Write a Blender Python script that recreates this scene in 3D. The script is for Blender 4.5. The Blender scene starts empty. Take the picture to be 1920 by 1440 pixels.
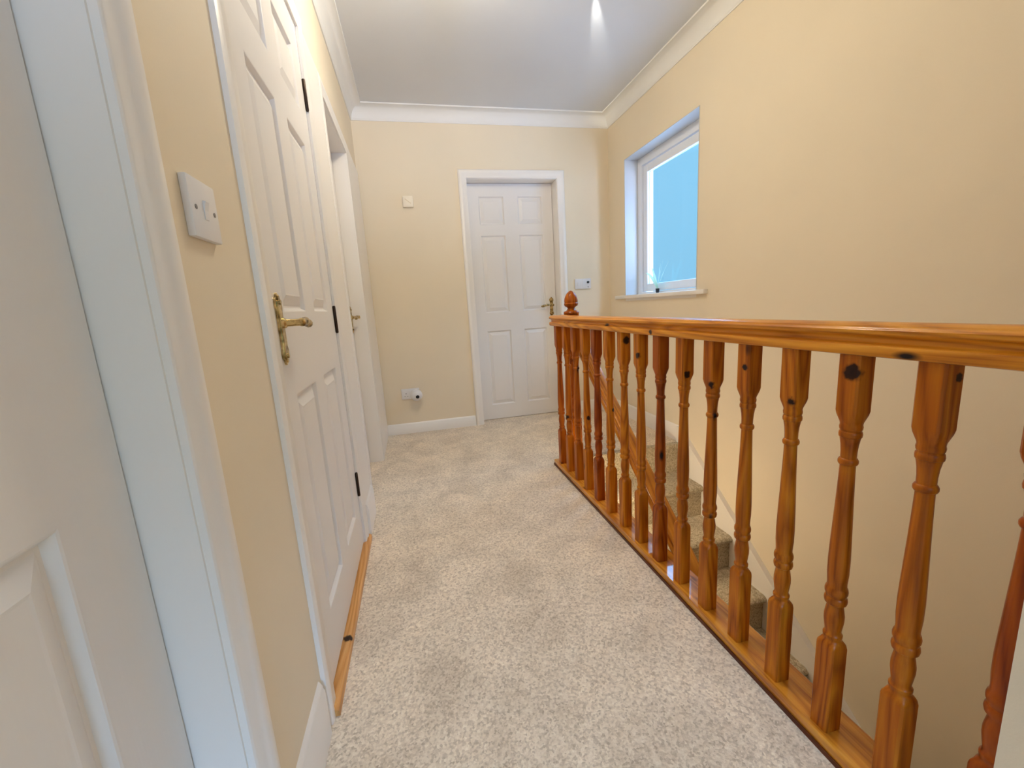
import bpy, bmesh, math, random
from mathutils import Vector, Matrix

C = bpy.context.scene.collection
SC = bpy.context.scene
PI = math.pi
random.seed(7)

# ------------------------------------------------------------------ room figures (metres)
XL = -0.304      # left wall face
XR = 1.723       # right wall face
YF = 3.522       # far wall face
YB = -2.5        # wall behind the camera
ZC = 2.394       # underside of the cornice on the walls
ZT = 2.485       # ceiling
XB = 0.8093      # balustrade centre line
BY0, BS = 2.3314, 0.1313   # first baluster, spacing
XE = 0.872       # landing edge beside the stairwell
YN = 2.46        # top nosing of the stairs
ZLOW = -2.665    # lower hall floor

# ------------------------------------------------------------------ materials
def mat(name):
    m = bpy.data.materials.new(name); m.use_nodes = True
    nt = m.node_tree
    for n in list(nt.nodes): nt.nodes.remove(n)
    o = nt.nodes.new('ShaderNodeOutputMaterial')
    b = nt.nodes.new('ShaderNodeBsdfPrincipled')
    nt.links.new(b.outputs[0], o.inputs[0])
    return m, nt, b

def N(nt, t, **kw):
    n = nt.nodes.new(t)
    for k, v in kw.items(): setattr(n, k, v)
    return n

def ramp(nt, stops, interp='LINEAR'):
    r = N(nt, 'ShaderNodeValToRGB'); cr = r.color_ramp; cr.interpolation = interp
    while len(cr.elements) < len(stops): cr.elements.new(0.5)
    for e, (p, c) in zip(cr.elements, stops):
        e.position = p; e.color = (*c, 1) if len(c) == 3 else c
    return r

def paint(name, col, rough=0.6, bump=0.0, bscale=220, var=0.03, spec=0.3, stretch=(1, 1, 1)):
    m, nt, b = mat(name)
    tc = N(nt, 'ShaderNodeTexCoord')
    mp = N(nt, 'ShaderNodeMapping'); mp.inputs['Scale'].default_value = stretch
    nt.links.new(tc.outputs['Object'], mp.inputs[0])
    n1 = N(nt, 'ShaderNodeTexNoise'); n1.inputs['Scale'].default_value = 2.2; n1.inputs['Detail'].default_value = 3
    nt.links.new(mp.outputs[0], n1.inputs['Vector'])
    r = ramp(nt, [(0.3, [c * (1 - var) for c in col]), (0.7, [min(1, c * (1 + var)) for c in col])])
    nt.links.new(n1.outputs[0], r.inputs[0]); nt.links.new(r.outputs[0], b.inputs['Base Color'])
    b.inputs['Roughness'].default_value = rough
    b.inputs['Specular IOR Level'].default_value = spec
    if bump:
        n2 = N(nt, 'ShaderNodeTexNoise'); n2.inputs['Scale'].default_value = bscale; n2.inputs['Detail'].default_value = 4
        nt.links.new(mp.outputs[0], n2.inputs['Vector'])
        bp = N(nt, 'ShaderNodeBump'); bp.inputs['Strength'].default_value = bump; bp.inputs['Distance'].default_value = 0.002
        nt.links.new(n2.outputs[0], bp.inputs['Height']); nt.links.new(bp.outputs[0], b.inputs['Normal'])
    return m

def plain(name, col, rough=0.5, metal=0.0, spec=0.5):
    m, nt, b = mat(name)
    b.inputs['Base Color'].default_value = (*col, 1); b.inputs['Roughness'].default_value = rough
    b.inputs['Metallic'].default_value = metal; b.inputs['Specular IOR Level'].default_value = spec
    return m

def pine(name, axis, pal, coat, crough=0.10):
    m, nt, b = mat(name)
    L = nt.links.new
    tc = N(nt, 'ShaderNodeTexCoord'); oi = N(nt, 'ShaderNodeObjectInfo')
    mul = N(nt, 'ShaderNodeMath', operation='MULTIPLY'); mul.inputs[1].default_value = 31.7
    L(oi.outputs['Random'], mul.inputs[0])
    cb = N(nt, 'ShaderNodeCombineXYZ')
    for i in range(3): L(mul.outputs[0], cb.inputs[i])
    add = N(nt, 'ShaderNodeVectorMath', operation='ADD')
    L(tc.outputs['Object'], add.inputs[0]); L(cb.outputs[0], add.inputs[1])
    def scaled(s_across, s_along):
        mp = N(nt, 'ShaderNodeMapping')
        s = [s_across] * 3; s[axis] = s_along
        mp.inputs['Scale'].default_value = s
        L(add.outputs[0], mp.inputs[0]); return mp
    # growth rings: bent, long bands
    m1 = scaled(9, 0.9)
    nz = N(nt, 'ShaderNodeTexNoise'); nz.inputs['Scale'].default_value = 1.0; nz.inputs['Detail'].default_value = 2
    L(m1.outputs[0], nz.inputs['Vector'])
    k = N(nt, 'ShaderNodeMath', operation='MULTIPLY'); k.inputs[1].default_value = 13.0
    L(nz.outputs[0], k.inputs[0])
    fr = N(nt, 'ShaderNodeMath', operation='PINGPONG'); fr.inputs[1].default_value = 0.5
    L(k.outputs[0], fr.inputs[0])
    m2 = scaled(230, 5)
    n2 = N(nt, 'ShaderNodeTexNoise'); n2.inputs['Scale'].default_value = 1.0; n2.inputs['Detail'].default_value = 3
    L(m2.outputs[0], n2.inputs['Vector'])
    s1 = N(nt, 'ShaderNodeMath', operation='MULTIPLY'); s1.inputs[1].default_value = 0.85; L(fr.outputs[0], s1.inputs[0])
    s2 = N(nt, 'ShaderNodeMath', operation='MULTIPLY_ADD'); s2.inputs[1].default_value = 0.55
    L(n2.outputs[0], s2.inputs[0]); L(s1.outputs[0], s2.inputs[2])
    cr = ramp(nt, [(0.15, pal[0]), (0.5, pal[1]), (0.85, pal[2])])
    L(s2.outputs[0], cr.inputs[0])
    # tone: how red the individual piece is
    at = N(nt, 'ShaderNodeAttribute', attribute_type='OBJECT', attribute_name='tone')
    tone = N(nt, 'ShaderNodeMix', data_type='RGBA', blend_type='MULTIPLY')
    L(at.outputs['Fac'], tone.inputs[0]); L(cr.outputs[0], tone.inputs[6]); tone.inputs[7].default_value = (0.58, 0.36, 0.34, 1)
    # scattered small knots
    m3 = scaled(15, 5.5)
    v = N(nt, 'ShaderNodeTexVoronoi'); v.inputs['Scale'].default_value = 1.0; v.inputs['Randomness'].default_value = 1
    L(m3.outputs[0], v.inputs['Vector'])
    vr = ramp(nt, [(0.055, (1, 1, 1)), (0.14, (0, 0, 0))]); L(v.outputs['Distance'], vr.inputs[0])
    gate = N(nt, 'ShaderNodeMath', operation='GREATER_THAN'); gate.inputs[1].default_value = 0.45
    L(v.outputs['Color'], gate.inputs[0])
    kn = N(nt, 'ShaderNodeMath', operation='MULTIPLY'); L(vr.outputs[0], kn.inputs[0]); L(gate.outputs[0], kn.inputs[1])
    # one named knot per piece, where the wood has it
    ka = N(nt, 'ShaderNodeAttribute', attribute_type='OBJECT', attribute_name='knot')
    ks = N(nt, 'ShaderNodeAttribute', attribute_type='OBJECT', attribute_name='knot_size')
    sb = N(nt, 'ShaderNodeVectorMath', operation='SUBTRACT'); L(tc.outputs['Object'], sb.inputs[0]); L(ka.outputs['Vector'], sb.inputs[1])
    dn = N(nt, 'ShaderNodeTexNoise'); dn.inputs['Scale'].default_value = 60; L(add.outputs[0], dn.inputs['Vector'])
    ln = N(nt, 'ShaderNodeVectorMath', operation='LENGTH'); L(sb.outputs[0], ln.inputs[0])
    wob = N(nt, 'ShaderNodeMath', operation='MULTIPLY_ADD'); wob.inputs[1].default_value = 0.018
    L(dn.outputs[0], wob.inputs[0]); L(ln.outputs['Value'], wob.inputs[2])
    sub = N(nt, 'ShaderNodeMath', operation='SUBTRACT'); sub.inputs[1].default_value = 0.009; L(wob.outputs[0], sub.inputs[0])
    dv = N(nt, 'ShaderNodeMath', operation='DIVIDE'); L(sub.outputs[0], dv.inputs[0])
    mx = N(nt, 'ShaderNodeMath', operation='MAXIMUM'); mx.inputs[1].default_value = 0.0001; L(ks.outputs['Fac'], mx.inputs[0])
    L(mx.outputs[0], dv.inputs[1])
    kr = ramp(nt, [(0.0, (1, 1, 1)), (0.62, (0.95, 0.95, 0.95)), (0.85, (0.25, 0.25, 0.25)), (1.0, (0, 0, 0))]); L(dv.outputs[0], kr.inputs[0])
    kk = N(nt, 'ShaderNodeMath', operation='MAXIMUM'); L(kn.outputs[0], kk.inputs[0]); L(kr.outputs[0], kk.inputs[1])
    fin = N(nt, 'ShaderNodeMix', data_type='RGBA')
    L(kk.outputs[0], fin.inputs[0]); L(tone.outputs[2], fin.inputs[6]); fin.inputs[7].default_value = (0.012, 0.004, 0.003, 1)
    L(fin.outputs[2], b.inputs['Base Color'])
    b.inputs['Roughness'].default_value = 0.32
    b.inputs['Coat Weight'].default_value = coat; b.inputs['Coat Roughness'].default_value = crough; b.inputs['Specular IOR Level'].default_value = 0.18
    bp = N(nt, 'ShaderNodeBump'); bp.inputs['Strength'].default_value = 0.12; bp.inputs['Distance'].default_value = 0.001
    L(n2.outputs[0], bp.inputs['Height']); L(bp.outputs[0], b.inputs['Normal'])
    return m

def carpet(name, lo, mid, hi):
    m, nt, b = mat(name); L = nt.links.new
    tc = N(nt, 'ShaderNodeTexCoord')
    v = N(nt, 'ShaderNodeTexVoronoi'); v.inputs['Scale'].default_value = 180
    L(tc.outputs['Object'], v.inputs['Vector'])
    n = N(nt, 'ShaderNodeTexNoise'); n.inputs['Scale'].default_value = 72; n.inputs['Detail'].default_value = 4; n.inputs['Roughness'].default_value = 0.7
    L(tc.outputs['Object'], n.inputs['Vector'])
    big = N(nt, 'ShaderNodeTexNoise'); big.inputs['Scale'].default_value = 5.5; big.inputs['Detail'].default_value = 4; big.inputs['Distortion'].default_value = 0.6
    L(tc.outputs['Object'], big.inputs['Vector'])
    a = N(nt, 'ShaderNodeMath', operation='MULTIPLY_ADD'); a.inputs[1].default_value = 0.38
    L(v.outputs['Color'], a.inputs[0])
    a2 = N(nt, 'ShaderNodeMath', operation='MULTIPLY'); a2.inputs[1].default_value = 0.62
    L(n.outputs[0], a2.inputs[0]); L(a2.outputs[0], a.inputs[2])
    r = ramp(nt, [(0.30, lo), (0.52, mid), (0.74, hi)]); L(a.outputs[0], r.inputs[0])
    r2 = ramp(nt, [(0.28, (0.80, 0.785, 0.77)), (0.50, (0.95, 0.95, 0.95)), (0.68, (1.07, 1.07, 1.07))]); L(big.outputs[0], r2.inputs[0])
    mx = N(nt, 'ShaderNodeMix', data_type='RGBA', blend_type='MULTIPLY'); mx.inputs[0].default_value = 1
    L(r.outputs[0], mx.inputs[6]); L(r2.outputs[0], mx.inputs[7])
    L(mx.outputs[2], b.inputs['Base Color'])
    b.inputs['Roughness'].default_value = 1; b.inputs['Specular IOR Level'].default_value = 0.05
    b.inputs['Sheen Weight'].default_value = 0.25; b.inputs['Sheen Roughness'].default_value = 0.6
    bp = N(nt, 'ShaderNodeBump'); bp.inputs['Strength'].default_value = 0.8; bp.inputs['Distance'].default_value = 0.006
    L(a.outputs[0], bp.inputs['Height']); L(bp.outputs[0], b.inputs['Normal'])
    return m

def glass(name):
    m = bpy.data.materials.new(name); m.use_nodes = True; nt = m.node_tree
    for n in list(nt.nodes): nt.nodes.remove(n)
    o = N(nt, 'ShaderNodeOutputMaterial'); mx = N(nt, 'ShaderNodeMixShader')
    t = N(nt, 'ShaderNodeBsdfTransparent'); t.inputs[0].default_value = (0.93, 0.98, 1, 1)
    g = N(nt, 'ShaderNodeBsdfGlossy'); g.inputs['Roughness'].default_value = 0.03
    f = N(nt, 'ShaderNodeFresnel'); f.inputs[0].default_value = 1.45
    ge = N(nt, 'ShaderNodeNewGeometry'); iv = N(nt, 'ShaderNodeMath', operation='SUBTRACT'); iv.inputs[0].default_value = 1
    nt.links.new(ge.outputs['Backfacing'], iv.inputs[1])
    mu = N(nt, 'ShaderNodeMath', operation='MULTIPLY'); nt.links.new(f.outputs[0], mu.inputs[0]); nt.links.new(iv.outputs[0], mu.inputs[1])
    nt.links.new(mu.outputs[0], mx.inputs[0]); nt.links.new(t.outputs[0], mx.inputs[1]); nt.links.new(g.outputs[0], mx.inputs[2])
    nt.links.new(mx.outputs[0], o.inputs[0])
    return m

def brass(name):
    m, nt, b = mat(name)
    tc = N(nt, 'ShaderNodeTexCoord'); n = N(nt, 'ShaderNodeTexNoise'); n.inputs['Scale'].default_value = 60; n.inputs['Detail'].default_value = 3
    nt.links.new(tc.outputs['Object'], n.inputs['Vector'])
    r = ramp(nt, [(0.36, (0.20, 0.13, 0.045)), (0.60, (0.70, 0.54, 0.27))]); nt.links.new(n.outputs[0], r.inputs[0])
    nt.links.new(r.outputs[0], b.inputs['Base Color'])
    b.inputs['Metallic'].default_value = 1; b.inputs['Roughness'].default_value = 0.22
    return m

M = dict(
    cream=paint('cream wall paint', (0.785, 0.685, 0.525), 0.65, 0.10, 260, 0.02, 0.25),
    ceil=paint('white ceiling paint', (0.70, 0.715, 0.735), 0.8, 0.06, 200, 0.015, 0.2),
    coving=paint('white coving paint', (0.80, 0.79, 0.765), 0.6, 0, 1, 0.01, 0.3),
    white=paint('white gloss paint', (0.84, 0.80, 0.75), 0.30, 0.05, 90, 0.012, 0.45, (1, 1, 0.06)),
    door=paint('white door paint', (0.79, 0.755, 0.72), 0.36, 0.16, 120, 0.012, 0.4, (1, 1, 0.04)),
    upvc=paint('white window plastic', (0.80, 0.82, 0.86), 0.3, 0, 1, 0.01, 0.5),
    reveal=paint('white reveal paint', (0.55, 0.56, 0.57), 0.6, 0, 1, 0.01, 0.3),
    plastic=paint('white switch plastic', (0.74, 0.72, 0.72), 0.32, 0, 1, 0.01, 0.5),
    ivory=paint('ivory plastic', (0.84, 0.76, 0.62), 0.4, 0, 1, 0.01, 0.4),
    dark=plain('dark plastic', (0.012, 0.011, 0.012), 0.35),
    screw=plain('screw steel', (0.22, 0.20, 0.19), 0.35, 0.8),
    bronze=plain('dark bronze hinge', (0.035, 0.018, 0.010), 0.4, 0.6),
    brass=brass('aged brass'),
    pine_z=pine('varnished pine upright', 2, [(0.66, 0.245, 0.012), (0.50, 0.150, 0.006), (0.23, 0.048, 0.002)], 0.08),
    pine_y=pine('varnished pine handrail', 1, [(0.78, 0.345, 0.034), (0.63, 0.235, 0.016), (0.34, 0.088, 0.005)], 0.30),
    pine_base=pine('glossy varnished pine', 1, [(0.72, 0.33, 0.040), (0.58, 0.22, 0.018), (0.32, 0.085, 0.006)], 1.0, 0.05),
    pine_shade=pine('shade-dark pine', 1, [(0.13, 0.030, 0.006), (0.10, 0.022, 0.004), (0.06, 0.012, 0.003)], 0.1),
    pine_strip=pine('worn pine strip', 1, [(0.76, 0.42, 0.16), (0.66, 0.32, 0.10), (0.46, 0.19, 0.045)], 0.2),
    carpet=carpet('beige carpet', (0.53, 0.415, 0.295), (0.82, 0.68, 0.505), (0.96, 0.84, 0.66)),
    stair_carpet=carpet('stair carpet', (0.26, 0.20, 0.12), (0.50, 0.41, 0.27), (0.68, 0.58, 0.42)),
    glass=glass('window glass'),
    leaf=plain('pale green leaf', (0.72, 0.90, 0.80), 0.45),
)
_m, _nt, _b = mat('lit opal glass')
_b.inputs['Base Color'].default_value = (0.9, 0.88, 0.82, 1)
_b.inputs['Emission Color'].default_value = (1.0, 0.88, 0.66, 1); _b.inputs['Emission Strength'].default_value = 73
M['lamp'] = _m
_m, _nt, _b = mat('lit added fill glass')
_b.inputs['Base Color'].default_value = (0.9, 0.88, 0.82, 1)
_b.inputs['Emission Color'].default_value = (1.0, 0.86, 0.60, 1); _b.inputs['Emission Strength'].default_value = 150
M['fill_lamp'] = _m

# ------------------------------------------------------------------ helpers
def obj(name, bm, m, parent=None, smooth=False, loc=None):
    bmesh.ops.recalc_face_normals(bm, faces=bm.faces)
    me = bpy.data.meshes.new(name); bm.to_mesh(me); bm.free()
    me.materials.append(m)
    if smooth:
        for p in me.polygons: p.use_smooth = True
        try: me.set_sharp_from_angle(angle=math.radians(38))
        except Exception: pass
    o = bpy.data.objects.new(name, me); C.objects.link(o)
    if parent: o.parent = parent
    if loc: o.location = loc
    return o

def tag(o, label, cat, group=None, kind=None):
    o['label'] = label; o['category'] = cat
    if group: o['group'] = group
    if kind: o['kind'] = kind
    return o

def thing(name, loc, label, cat, group=None, kind=None):
    o = bpy.data.objects.new(name, None); C.objects.link(o); o.location = loc
    o.empty_display_size = 0.05
    return tag(o, label, cat, group, kind)

def box(bm, x0, x1, y0, y1, z0, z1, bev=0.0):
    r = bmesh.ops.create_cube(bm, size=1.0)
    vs = r['verts']
    for v in vs:
        v.co = Vector(((x0 + x1) / 2 + v.co.x * (x1 - x0), (y0 + y1) / 2 + v.co.y * (y1 - y0), (z0 + z1) / 2 + v.co.z * (z1 - z0)))
    if bev:
        es = list({e for v in vs for e in v.link_edges})
        bmesh.ops.bevel(bm, geom=es, offset=bev, segments=2, affect='EDGES', profile=0.6)
    return bm

def mkbox(*a, **k):
    return box(bmesh.new(), *a, **k)

def prism(bm, pts, f, t0, t1, caps=True):
    """extrude the closed outline pts between t0 and t1; f(p, t) -> xyz"""
    a = [bm.verts.new(f(p, t0)) for p in pts]; b = [bm.verts.new(f(p, t1)) for p in pts]
    n = len(pts)
    for i in range(n): bm.faces.new((a[i], a[(i + 1) % n], b[(i + 1) % n], b[i]))
    if caps: bm.faces.new(a); bm.faces.new(list(reversed(b)))
    return bm

def lathe(bm, prof, n=24, mtx=None):
    rings = []
    for r, z in prof:
        if r < 1e-5: ring = [bm.verts.new((0, 0, z))]
        else: ring = [bm.verts.new((r * math.cos(2 * PI * i / n), r * math.sin(2 * PI * i / n), z)) for i in range(n)]
        rings.append(ring)
    for A, B in zip(rings, rings[1:]):
        if len(A) == 1 and len(B) == 1: continue
        for i in range(n):
            j = (i + 1) % n
            if len(A) == 1: bm.faces.new((A[0], B[j], B[i]))
            elif len(B) == 1: bm.faces.new((A[i], A[j], B[0]))
            else: bm.faces.new((A[i], A[j], B[j], B[i]))
    for R in (rings[0], rings[-1]):
        if len(R) > 1: bm.faces.new(R)
    if mtx: bmesh.ops.transform(bm, matrix=mtx, verts=[v for r in rings for v in r])
    return bm

def tube(bm, path, radii, n=10):
    path = [Vector(p) for p in path]
    if not hasattr(radii, '__len__'): radii = [radii] * len(path)
    rings = []
    for i, p in enumerate(path):
        d = (path[min(i + 1, len(path) - 1)] - path[max(i - 1, 0)]).normalized()
        u = d.orthogonal().normalized() if i == 0 else (u - d * u.dot(d)).normalized()
        w = d.cross(u)
        rings.append([bm.verts.new(p + (u * math.cos(2 * PI * k / n) + w * math.sin(2 * PI * k / n)) * radii[i]) for k in range(n)])
    for A, B in zip(rings, rings[1:]):
        for k in range(n): bm.faces.new((A[k], A[(k + 1) % n], B[(k + 1) % n], B[k]))
    bm.faces.new(rings[0]); bm.faces.new(list(reversed(rings[-1])))
    return bm

def holed_wall(u0, u1, v0, v1, holes, f):
    """slab with rectangular holes; f(u, v, side) with side 0 (room face) or 1 (back)"""
    bm = bmesh.new()
    us = sorted({u0, u1, *[h[0] for h in holes], *[h[1] for h in holes]}); vs = sorted({v0, v1, *[h[2] for h in holes], *[h[3] for h in holes]})
    def solid(i, j):
        if i < 0 or j < 0 or i >= len(us) - 1 or j >= len(vs) - 1: return False
        cu, cv = (us[i] + us[i + 1]) / 2, (vs[j] + vs[j + 1]) / 2
        return not any(h[0] < cu < h[1] and h[2] < cv < h[3] for h in holes)
    cache = {}
    def V(i, j, s):
        if (i, j, s) not in cache: cache[(i, j, s)] = bm.verts.new(f(us[i], vs[j], s))
        return cache[(i, j, s)]
    for i in range(len(us) - 1):
        for j in range(len(vs) - 1):
            if not solid(i, j): continue
            bm.faces.new((V(i, j, 0), V(i + 1, j, 0), V(i + 1, j + 1, 0), V(i, j + 1, 0)))
            bm.faces.new((V(i, j, 1), V(i, j + 1, 1), V(i + 1, j + 1, 1), V(i + 1, j, 1)))
            for (di, dj, a, b) in ((-1, 0, (i, j), (i, j + 1)), (1, 0, (i + 1, j), (i + 1, j + 1)), (0, -1, (i, j), (i + 1, j)), (0, 1, (i, j + 1), (i + 1, j + 1))):
                if not solid(i + di, j + dj):
                    bm.faces.new((V(*a, 0), V(*b, 0), V(*b, 1), V(*a, 1)))
    return bm

def struct(name, bm, m, label, cat, smooth=False):
    return tag(obj(name, bm, m, None, smooth), label, cat, None, 'structure')

# ------------------------------------------------------------------ shell
D1 = (-0.165, 0.592, 2.0)        # door openings: y0, y1, head height
D2 = (1.034, 1.800, 2.006)
D3 = (2.205, 2.905, 1.965)
DF = (0.512, 1.254, 2.000)       # far door: x0, x1, head
LIN = 0.020                      # lining thickness inside the rough opening

bm = bmesh.new()
pts = [(XL - 0.13, YB), (XE, YB), (XE, YN), (XR + 0.02, YN), (XR + 0.02, YF + 0.19), (XL - 0.13, YF + 0.19)]
prism(bm, pts, lambda p, t: (p[0], p[1], t), -0.24, 0.0)
struct('floor', bm, M['carpet'], 'landing floor with speckled beige carpet', 'floor')

holes = [(d[0] - LIN, d[1] + LIN, -0.24, d[2] + LIN) for d in (D1, D2, D3)]
bm = holed_wall(YB, YF, -0.24, ZT, holes, lambda u, v, s: (XL - 0.11 * s, u, v))
struct('wall_left', bm, M['cream'], 'cream wall on the left holding three white doors', 'wall')
bm = holed_wall(XL - 0.11, XR + 0.25, -0.24, ZT, [(DF[0] - LIN, DF[1] + LIN, -0.24, DF[2] + LIN)], lambda u, v, s: (u, YF + 0.15 * s, v))
struct('wall_far', bm, M['cream'], 'cream end wall with a white door beside the window', 'wall')
WY0, WY1, WZ0, WZ1 = 2.341, 3.242, 1.027, 2.065
bm = holed_wall(YB, YF, ZLOW, ZT, [(WY0, WY1, WZ0 - 0.045, WZ1)], lambda u, v, s: (XR + 0.25 * s, u, v))
struct('wall_right', bm, M['cream'], 'cream wall on the right above the stairs, with the window', 'wall')
W2 = (-0.15, 0.65, 0.95, 2.05)  # opening for the added window behind the viewpoint
bm = holed_wall(XL - 0.11, XR + 0.25, ZLOW, ZT, [W2], lambda u, v, s: (u, YB - 0.25 * s, v))
struct('wall_back', bm, M['cream'], 'cream wall behind the viewpoint', 'wall')
struct('wall_near', mkbox(0.777, XE, YB, 0.347, 0.0, ZT), M['cream'], 'cream wall end where the handrail stops, right edge of the photo', 'wall')
struct('wall_stairwell', mkbox(0.74, XE, YB, YN - 0.0, ZLOW, -0.24), M['cream'], 'cream wall under the landing beside the stairs', 'wall')
struct('floor_lower', mkbox(0.74, XR + 0.05, YB, YN + 1.06, ZLOW - 0.1, ZLOW), M['carpet'], 'lower hall floor at the foot of the stairs', 'floor')
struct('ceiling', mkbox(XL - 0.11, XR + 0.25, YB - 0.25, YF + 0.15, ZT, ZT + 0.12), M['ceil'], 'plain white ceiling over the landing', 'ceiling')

# cornice: cove swept along the walls
def sweep_inner(prof, path, closed=False):
    """prof: (d out of the wall, z); path: wall corners listed so that the room lies on the right-hand side"""
    bm = bmesh.new(); rows = []
    n = len(path)
    for i, p in enumerate(path):
        p = Vector(p)
        def nrm(a, b):
            d = (Vector(b) - Vector(a)).normalized(); return Vector((d.y, -d.x))
        ns = []
        if i > 0: ns.append(nrm(path[i - 1], path[i]))
        if i < n - 1: ns.append(nrm(path[i], path[i + 1]))
        off = ns[0] if len(ns) == 1 else (ns[0] + ns[1]) / (1 + ns[0].dot(ns[1]))
        rows.append([bm.verts.new((p.x + off.x * d, p.y + off.y * d, z)) for d, z in prof])
    for A, B in zip(rows, rows[1:]):
        for k in range(len(prof) - 1): bm.faces.new((A[k], A[k + 1], B[k + 1], B[k]))
    bm.faces.new(rows[0]); bm.faces.new(list(reversed(rows[-1])))
    return bm
H = ZT - ZC
cove = [(-0.002, ZC), (0.006, ZC), (0.008, ZC + 0.008)]
for i in range(9):
    a = PI / 2 * i / 8
    cove.append((0.010 + 0.068 * (1 - math.cos(a)), ZC + 0.010 + (H - 0.018) * math.sin(a)))
cove += [(0.086, ZT - 0.008), (0.088, ZT + 0.001), (-0.002, ZT + 0.001)]
bm = sweep_inner(cove, [(XL, YB), (XL, YF), (XR, YF), (XR, YB)])
struct('trim_1', bm, M['coving'], 'white coved cornice around the top of the walls', 'cornice', True)

# baseboards
def skirt(h, t=0.012):
    return [(-0.002, 0.0), (t, 0.0), (t, h - 0.028), (t - 0.003, h - 0.022), (t - 0.003, h - 0.016), (t - 0.008, h - 0.006), (t - 0.012, h), (-0.002, h)]
def baseboard(name, path, h, label, zoff=0):
    bm = sweep_inner([(d, z + zoff) for d, z in skirt(h)], path)
    struct(name, bm, M['white'], label, 'skirting board', True)
baseboard('baseboard_left', [(XL, 0.672), (XL, 0.946)], 0.150, 'short white skirting below the light switch')
baseboard('baseboard_left_middle', [(XL + 0.0093, 1.90), (XL + 0.0093, 2.132)], 0.15, 'short white skirting between two left-hand doors')
baseboard('baseboard_far', [(XL, YF), (0.441, YF)], 0.088, 'white skirting along the end wall left of its door')
baseboard('baseboard_right', [(1.333, YF), (XR, YF), (XR, YN + 0.03)], 0.112, 'white skirting around the top of the stairs')
baseboard('baseboard_near', [(0.777, 0.347), (0.777, YB)], 0.10, 'white skirting on the wall end by the viewpoint')

# ------------------------------------------------------------------ doors
def panel_leaf(w, h, t, cols, rows):
    """moulded six-panel leaf: u 0..w, v 0..h, face at n = 0 (towards the viewer), back at n = -t"""
    bm = bmesh.new()
    us = sorted({0, w, *[c for p in cols for c in p]}); vs = sorted({0, h, *[r for p in rows for r in p]})
    for i in range(len(us) - 1):
        for j in range(len(vs) - 1):
            a = (us[i], us[i + 1], vs[j], vs[j + 1])
            if any(abs(c[0] - a[0]) < 1e-6 for c in cols) and any(abs(r[0] - a[2]) < 1e-6 for r in rows):
                prev = None
                for ins, d in ((0, 0), (0.003, -0.001), (0.010, -0.0115), (0.015, -0.0120), (0.019, -0.0100), (0.042, -0.0015), (0.046, -0.002)):
                    ring = [bm.verts.new((x, y, d)) for x, y in ((a[0] + ins, a[2] + ins), (a[1] - ins, a[2] + ins), (a[1] - ins, a[3] - ins), (a[0] + ins, a[3] - ins))]
                    if prev:
                        for k in range(4): bm.faces.new((prev[k], prev[(k + 1) % 4], ring[(k + 1) % 4], ring[k]))
                    prev = ring
                bm.faces.new(prev)
            else:
                bm.faces.new([bm.verts.new(c) for c in ((a[0], a[2], 0), (a[1], a[2], 0), (a[1], a[3], 0), (a[0], a[3], 0))])
    bmesh.ops.remove_doubles(bm, verts=bm.verts, dist=1e-5)
    # back and sides
    c = [(0, 0), (w, 0), (w, h), (0, h)]
    bb = [bm.verts.new((x, y, -t)) for x, y in c]; bm.faces.new(bb)
    ff = [bm.verts.new((x, y, -0.0005)) for x, y in c]
    for k in range(4): bm.faces.new((bb[k], bb[(k + 1) % 4], ff[(k + 1) % 4], ff[k]))
    return bm

def arch_sweep(bm, w, h, prof):
    """prof: (offset outward from the opening edge, n)"""
    rows = []
    for k in range(4):
        row = []
        for d, n in prof:
            u, v = [(-d, 0), (-d, h + d), (w + d, h + d), (w + d, 0)][k]
            row.append(bm.verts.new((u, v, n)))
        rows.append(row)
    for A, B in zip(rows, rows[1:]):
        for i in range(len(prof)): 
            j = (i + 1) % len(prof)
            bm.faces.new((A[i], A[j], B[j], B[i]))
    bm.faces.new(rows[0]); bm.faces.new(list(reversed(rows[-1])))
    return bm

ARCH = [(0.004, -0.001), (0.004, 0.010), (0.008, 0.013), (0.030, 0.013), (0.036, 0.017), (0.044, 0.020), (0.056, 0.019), (0.064, 0.015), (0.068, 0.008), (0.068, -0.001)]
ARCH_THIN = [(0.004, -0.001), (0.004, 0.008), (0.010, 0.010), (0.036, 0.010), (0.044, 0.013), (0.052, 0.014), (0.062, 0.012), (0.068, 0.010), (0.070, -0.001)]

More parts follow.
